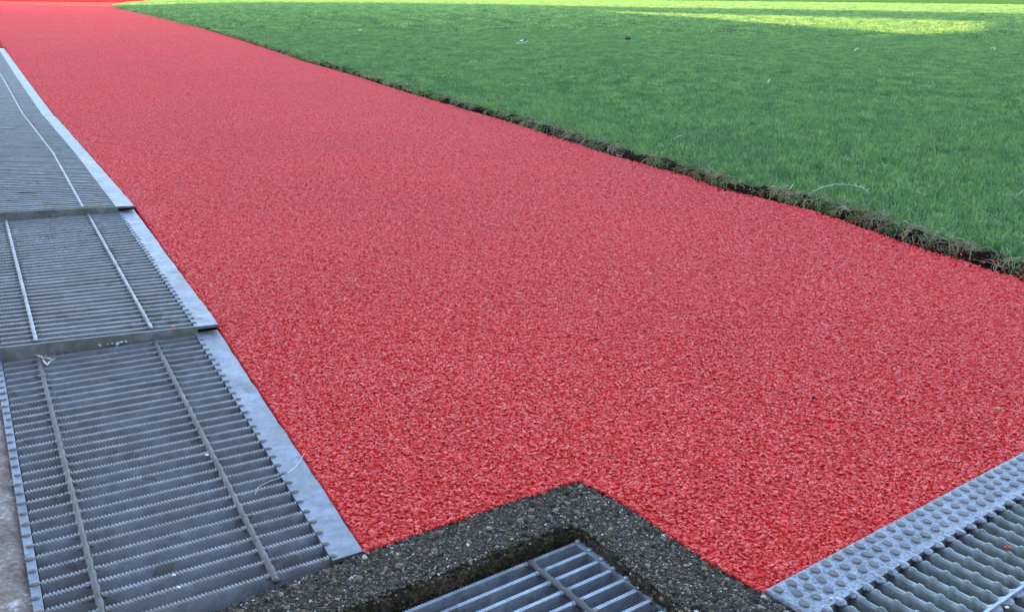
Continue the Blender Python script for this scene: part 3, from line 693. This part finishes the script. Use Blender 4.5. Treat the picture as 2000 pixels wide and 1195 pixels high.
caster = empty('shade_caster', Vector((0, -YB, 0))); tag(caster, 'made-up concrete wall behind the camera, added to cast the foreground shade', 'light_blocker')
obj('shade_wall', mesh('shade_wall', V, F, M_conc), caster, Matrix.Identity(4))
up_prof = [(-1.5, hz(37), hz(38.2)), (3.5, hz(30.5), hz(33.2)), (6, hz(28.5), hz(32)), (8, hz(26.4), hz(31.5)), (10.8, hz(20.6), hz(29.5)), (12, hz(19), hz(28.5)), (15, hz(19), hz(27)), (60, hz(19), hz(26))]  # added slab, shaped to cast the shade band behind the lit patch
V = []; F = []
for x, z0, z1 in up_prof: V += [(x, -YB-.05, z0), (x, -YB-.05, z1), (x, -YB-3.05, z1-3*TE*1.1), (x, -YB-3.05, z0-3*TE*1.05)]
for i in range(len(up_prof)-1):
    a = i*4
    for k in range(4): F.append((a+k, a+4+k, a+4+(k+1) % 4, a+(k+1) % 4))
F += [(0, 1, 2, 3), tuple(len(V)-4+k for k in (3, 2, 1, 0))]
obj('shade_slab', mesh('shade_slab', V, F, M_conc), caster, Matrix.Identity(4))
for y0, y1, x0, x1 in ((37.5, 38.6, -60, -15), (43, 45, -60, -11), (53, 56, -70, -14)):  # unseen bars added to cast thin shade streaks on the far track
    rb = MB(); rb.box(((x0+x1)/2, -YB+.2, hz((y0+y1)/2)), (x1-x0, .3, (y1-y0)*TE)); obj('shade_bar', rb.me('shade_bar', M_conc), caster, Matrix.Identity(4))
rb = MB()
for x in (-60, -45, -30, -16): rb.box((x, -YB+.2, hz(40)), (.25, .25, 34*TE))  # uprights for the added shade bars
obj('shade_bar_post', rb.me('shade_bar_post', M_conc), caster, Matrix.Identity(4))

# ------------------------------------------------------------------ litter
def curve_obj(name, pts, rad, mat, label, cat, k=5):
    mb = MB(); o0 = Vector(pts[0]); mb.tube([Vector(p)-o0 for p in pts], rad, k); o = bpy.data.objects.new(name, mb.me(name, mat, True)); o.location = o0; COL.objects.link(o); return tag(o, label, cat)
curve_obj('white_thread', [at(498, 966, .001), at(503, 952, .0015), at(515, 945, .002), at(530, 938, .003), at(548, 932, .0035), at(563, 922, .003), at(576, 912, .002), at(586, 900, .002), at(591, 890, .001), at(595, 886, .001)], .00022, M_white, 'thin white curved thread lying across the near grating onto its flange', 'thread')
def twig(name, pts, rad, mat, label, cat, leaves=0, seed=1, ll=.012):
    r = random.Random(seed); mb = MB(); o0 = Vector(pts[0]); pts = [Vector(p)-o0 for p in pts]; mb.tube(pts, rad, 5)
    for i in range(leaves):
        k = r.uniform(.1, .98)*(len(pts)-1); a = int(k); p = pts[a].lerp(pts[min(a+1, len(pts)-1)], k-a); d = Vector((r.gauss(0, 1), r.gauss(0, .6), abs(r.gauss(.8, .5)))).normalized()*ll*r.uniform(.4, 1)
        mb.tube([p, p+d*.6, p+d+Vector((r.gauss(0, .002), 0, 0))], [rad*.9, rad*.7, rad*.2], 4)
    o = bpy.data.objects.new(name, mb.me(name, mat, True)); o.location = o0; COL.objects.link(o); return tag(o, label, cat)
def zl(pts, z): return [at(x, y, zz) for (x, y), zz in zip(pts, z)]
twig('grass_runner', zl([(1568, 383), (1590, 374), (1605, 366), (1630, 360), (1660, 361), (1684, 366), (1693, 373), (1700, 382)], (.012, .026, .032, .036, .036, .034, .028, .018)), .0010, M_pale, 'long pale bleached grass runner arched over the lawn near the cut edge', 'grass runner', 12, 3)
twig('grass_runner', zl([(1787, 375), (1800, 378), (1808, 382)], (.02, .022, .02)), .0009, M_pale, 'short pale straw piece on the lawn right of the long runner', 'straw', 5, 4, .007)
twig('grass_runner', zl([(1965, 380), (1985, 383), (1999, 372)], (.02, .022, .025)), .0009, M_pale, 'pale straw at the right picture edge on the lawn', 'straw', 4, 5, .008)
twig('straw', zl([(1315, 271), (1325, 267), (1331, 265)], (.024, .026, .028)), .0012, M_pale, 'tiny pale straw on the lawn above the middle of the cut edge', 'straw', 3, 6, .006)
twig('straw', zl([(1541, 371), (1549, 361)], (.02, .03)), .0009, M_white, 'small white stalk standing at the lawn edge left of the long runner', 'straw')
twig('white_twig', zl([(1009, 84), (1015, 85), (1015, 80), (1021, 79), (1015, 85), (1024, 84), (1031, 81)], (.02, .022, .055, .055, .024, .03, .05)), .0035, M_white, 'forked white twig lying on the shaded lawn at upper middle', 'twig')
twig('straw', zl([(1668, 101), (1671, 97), (1677, 95)], (.03, .04, .045)), .003, M_pale, 'thin curved pale straw on the lawn below the sunlit patch', 'straw')
twig('straw', zl([(1500, 163), (1502, 158)], (.025, .04)), .003, M_white, 'upright white fleck in the middle of the lawn', 'straw', 2, 2, .012)
twig('straw', zl([(700, 60), (706, 59)], (.03, .035)), .004, M_white, 'small white fleck on the far lawn left of the forked twig', 'straw')
twig('straw', zl([(612, 30), (616, 27), (620, 31)], (.02, .07, .02)), .005, M_pale, 'tiny pale bit far up on the shaded lawn, upper left', 'straw')
twig('straw', zl([(322, 31), (334, 25), (348, 21)], (.01, .03, .03)), .006, M_pale, 'farthest pale straw where lawn meets the far track', 'straw')
twig('white_fleck', zl([(1935, 95), (1941, 92), (1944, 95), (1941, 98)], (.03, .045, .03, .03)), .003, M_white, 'faint white fleck on the lawn at upper right', 'straw')
# clod in the lawn
def clod(name, loc_, s, mat, label, cat, seed=0):
    r = random.Random(seed); bm = bmesh.new(); bmesh.ops.create_icosphere(bm, subdivisions=3, radius=1)
    for v in bm.verts:
        k = 1+.45*noise.noise(v.co*1.6+Vector((seed, 0, 0)))+.15*noise.noise(v.co*5); v.co = Vector((v.co.x*s[0], v.co.y*s[1], v.co.z*s[2]))*k
    me = bpy.data.meshes.new(name); bm.to_mesh(me); bm.free(); me.materials.append(mat); o = bpy.data.objects.new(name, me); o.location = loc_; COL.objects.link(o); return tag(o, label, cat)
clod('soil_clod', at(1226, 77, .028), (.035, .03, .017), M_dark, 'dark brown clod lying on the shaded lawn at upper middle', 'clod', 3)
clod('dark_speck', at(1590, 777, .0015), (.0028, .0024, .0018), M_dark, 'small black speck on the red surface at right', 'speck', 5)
# leaf scraps
mb = MB(); o0 = at(1948, 798, .003)
for a, b, c in (((1935, 797), (1945, 795), (1944, 799)), ((1944, 798), (1960, 796), (1961, 801)), ((1948, 797), (1954, 795), (1952, 801))):
    pts = [at(*q, z)-o0 for q, z in zip((a, b, c), (.002, .005, .003))]; mb.add(pts+[p+Vector((0, 0, .0004)) for p in pts], [(0, 2, 1), (3, 4, 5), (0, 1, 4, 3), (1, 2, 5, 4), (2, 0, 3, 5)])
o = bpy.data.objects.new('dry_leaf', mb.me('dry_leaf', M_leaf)); o.location = o0; COL.objects.link(o); tag(o, 'curled tan leaf scrap on the red surface at the right edge', 'leaf')
# dry grass bits on the grating joint, seedling, cement crust, flecks
twig('straw', [at(76, 694, .006), at(82, 699, .004), at(95, 699, .006), at(103, 704, .004)], .0009, M_pale, 'pale dry stem bundle on the rod below the raised grating end', 'straw', 5, 8, .008)
twig('straw', [at(84, 703, .003), at(92, 713, .003), at(97, 706, .006)], .0010, M_white, 'small bleached stem hooked below the dry bundle on the near grating', 'straw', 2, 9, .006)
twig('seedling', [at(43, 587, .003), at(44, 580, .010), at(44, 575, .016)], .0006, M_pale, 'tiny weed seedling growing between bars of the second grating', 'plant', 4, 12, .009)
crust = MB(); r = random.Random(4); o0 = at(232, 667, .0)
M_crust = simple('cement_crust', [(.3, (.45, .45, .45)), (.7, (.75, .75, .76))], 300, .9, .6)
for i in range(60):
    x = r.gauss(228, 17); y = 667-(x-228)*.1+r.gauss(0, 3); q = at(x, y, .0016)-o0; s = r.uniform(.0008, .0026)
    crust.tube([q-Vector((s, 0, 0)), q+Vector((0, r.uniform(-s, s)*.5, s*.3)), q+Vector((s, 0, 0))], [s*.3, s*.8, s*.3], 5)
o = bpy.data.objects.new('cement_crust', crust.me('cement_crust', M_crust, True)); o.location = o0; COL.objects.link(o); tag(o, 'crumbly white cement crust on the joint of the nearest two gratings', 'cement')
for (x, y, z, s, lb) in ((404, 888, .003, .0022, 'white droplet on the right cross rod of the nearest grating'), (230, 575, .006, .0018, 'white fleck in the middle of the second grating'), (340, 1122, .003, .0016, 'white fleck on the last bars of the nearest grating'), (349, 1146, .003, .0016, 'lowest white fleck on the near grating beside the kerb'), (1624, 1167, .002, .0015, 'tiny white fleck on the studded edge plate'), (1967, 1185, .003, .0018, 'shiny white fleck by the cross strip at lower right')):
    clod('white_fleck', at(x, y, z), (s, s*.7, s*.5), M_white, lb, 'fleck', int(x))
clod('red_granule', at(338, 638, .011), (.0026, .0022, .0016), M_gran, 'red rubber crumb lying on the near end of the second grating', 'granule', 2)
clod('red_granule', at(1968, 1068, .003), (.0026, .0022, .0016), M_gran, 'red rubber crumb on a bar of the studded grating', 'granule', 4)
for (x, y, a, b, lb) in ((52, 377, .018, .0022, 'long black patch between bars of the third grating'), (70, 378, .007, .0022, 'short black patch right of the long one, third grating'), (70, 384, .010, .0022, 'lower black patch on the third grating')):
    p = at(x, y, .010); clod('dark_patch', p, (a, b*1.6, .0022), M_dark, lb, 'dark_patch', int(x))  # flat black lumps set among the grating bars
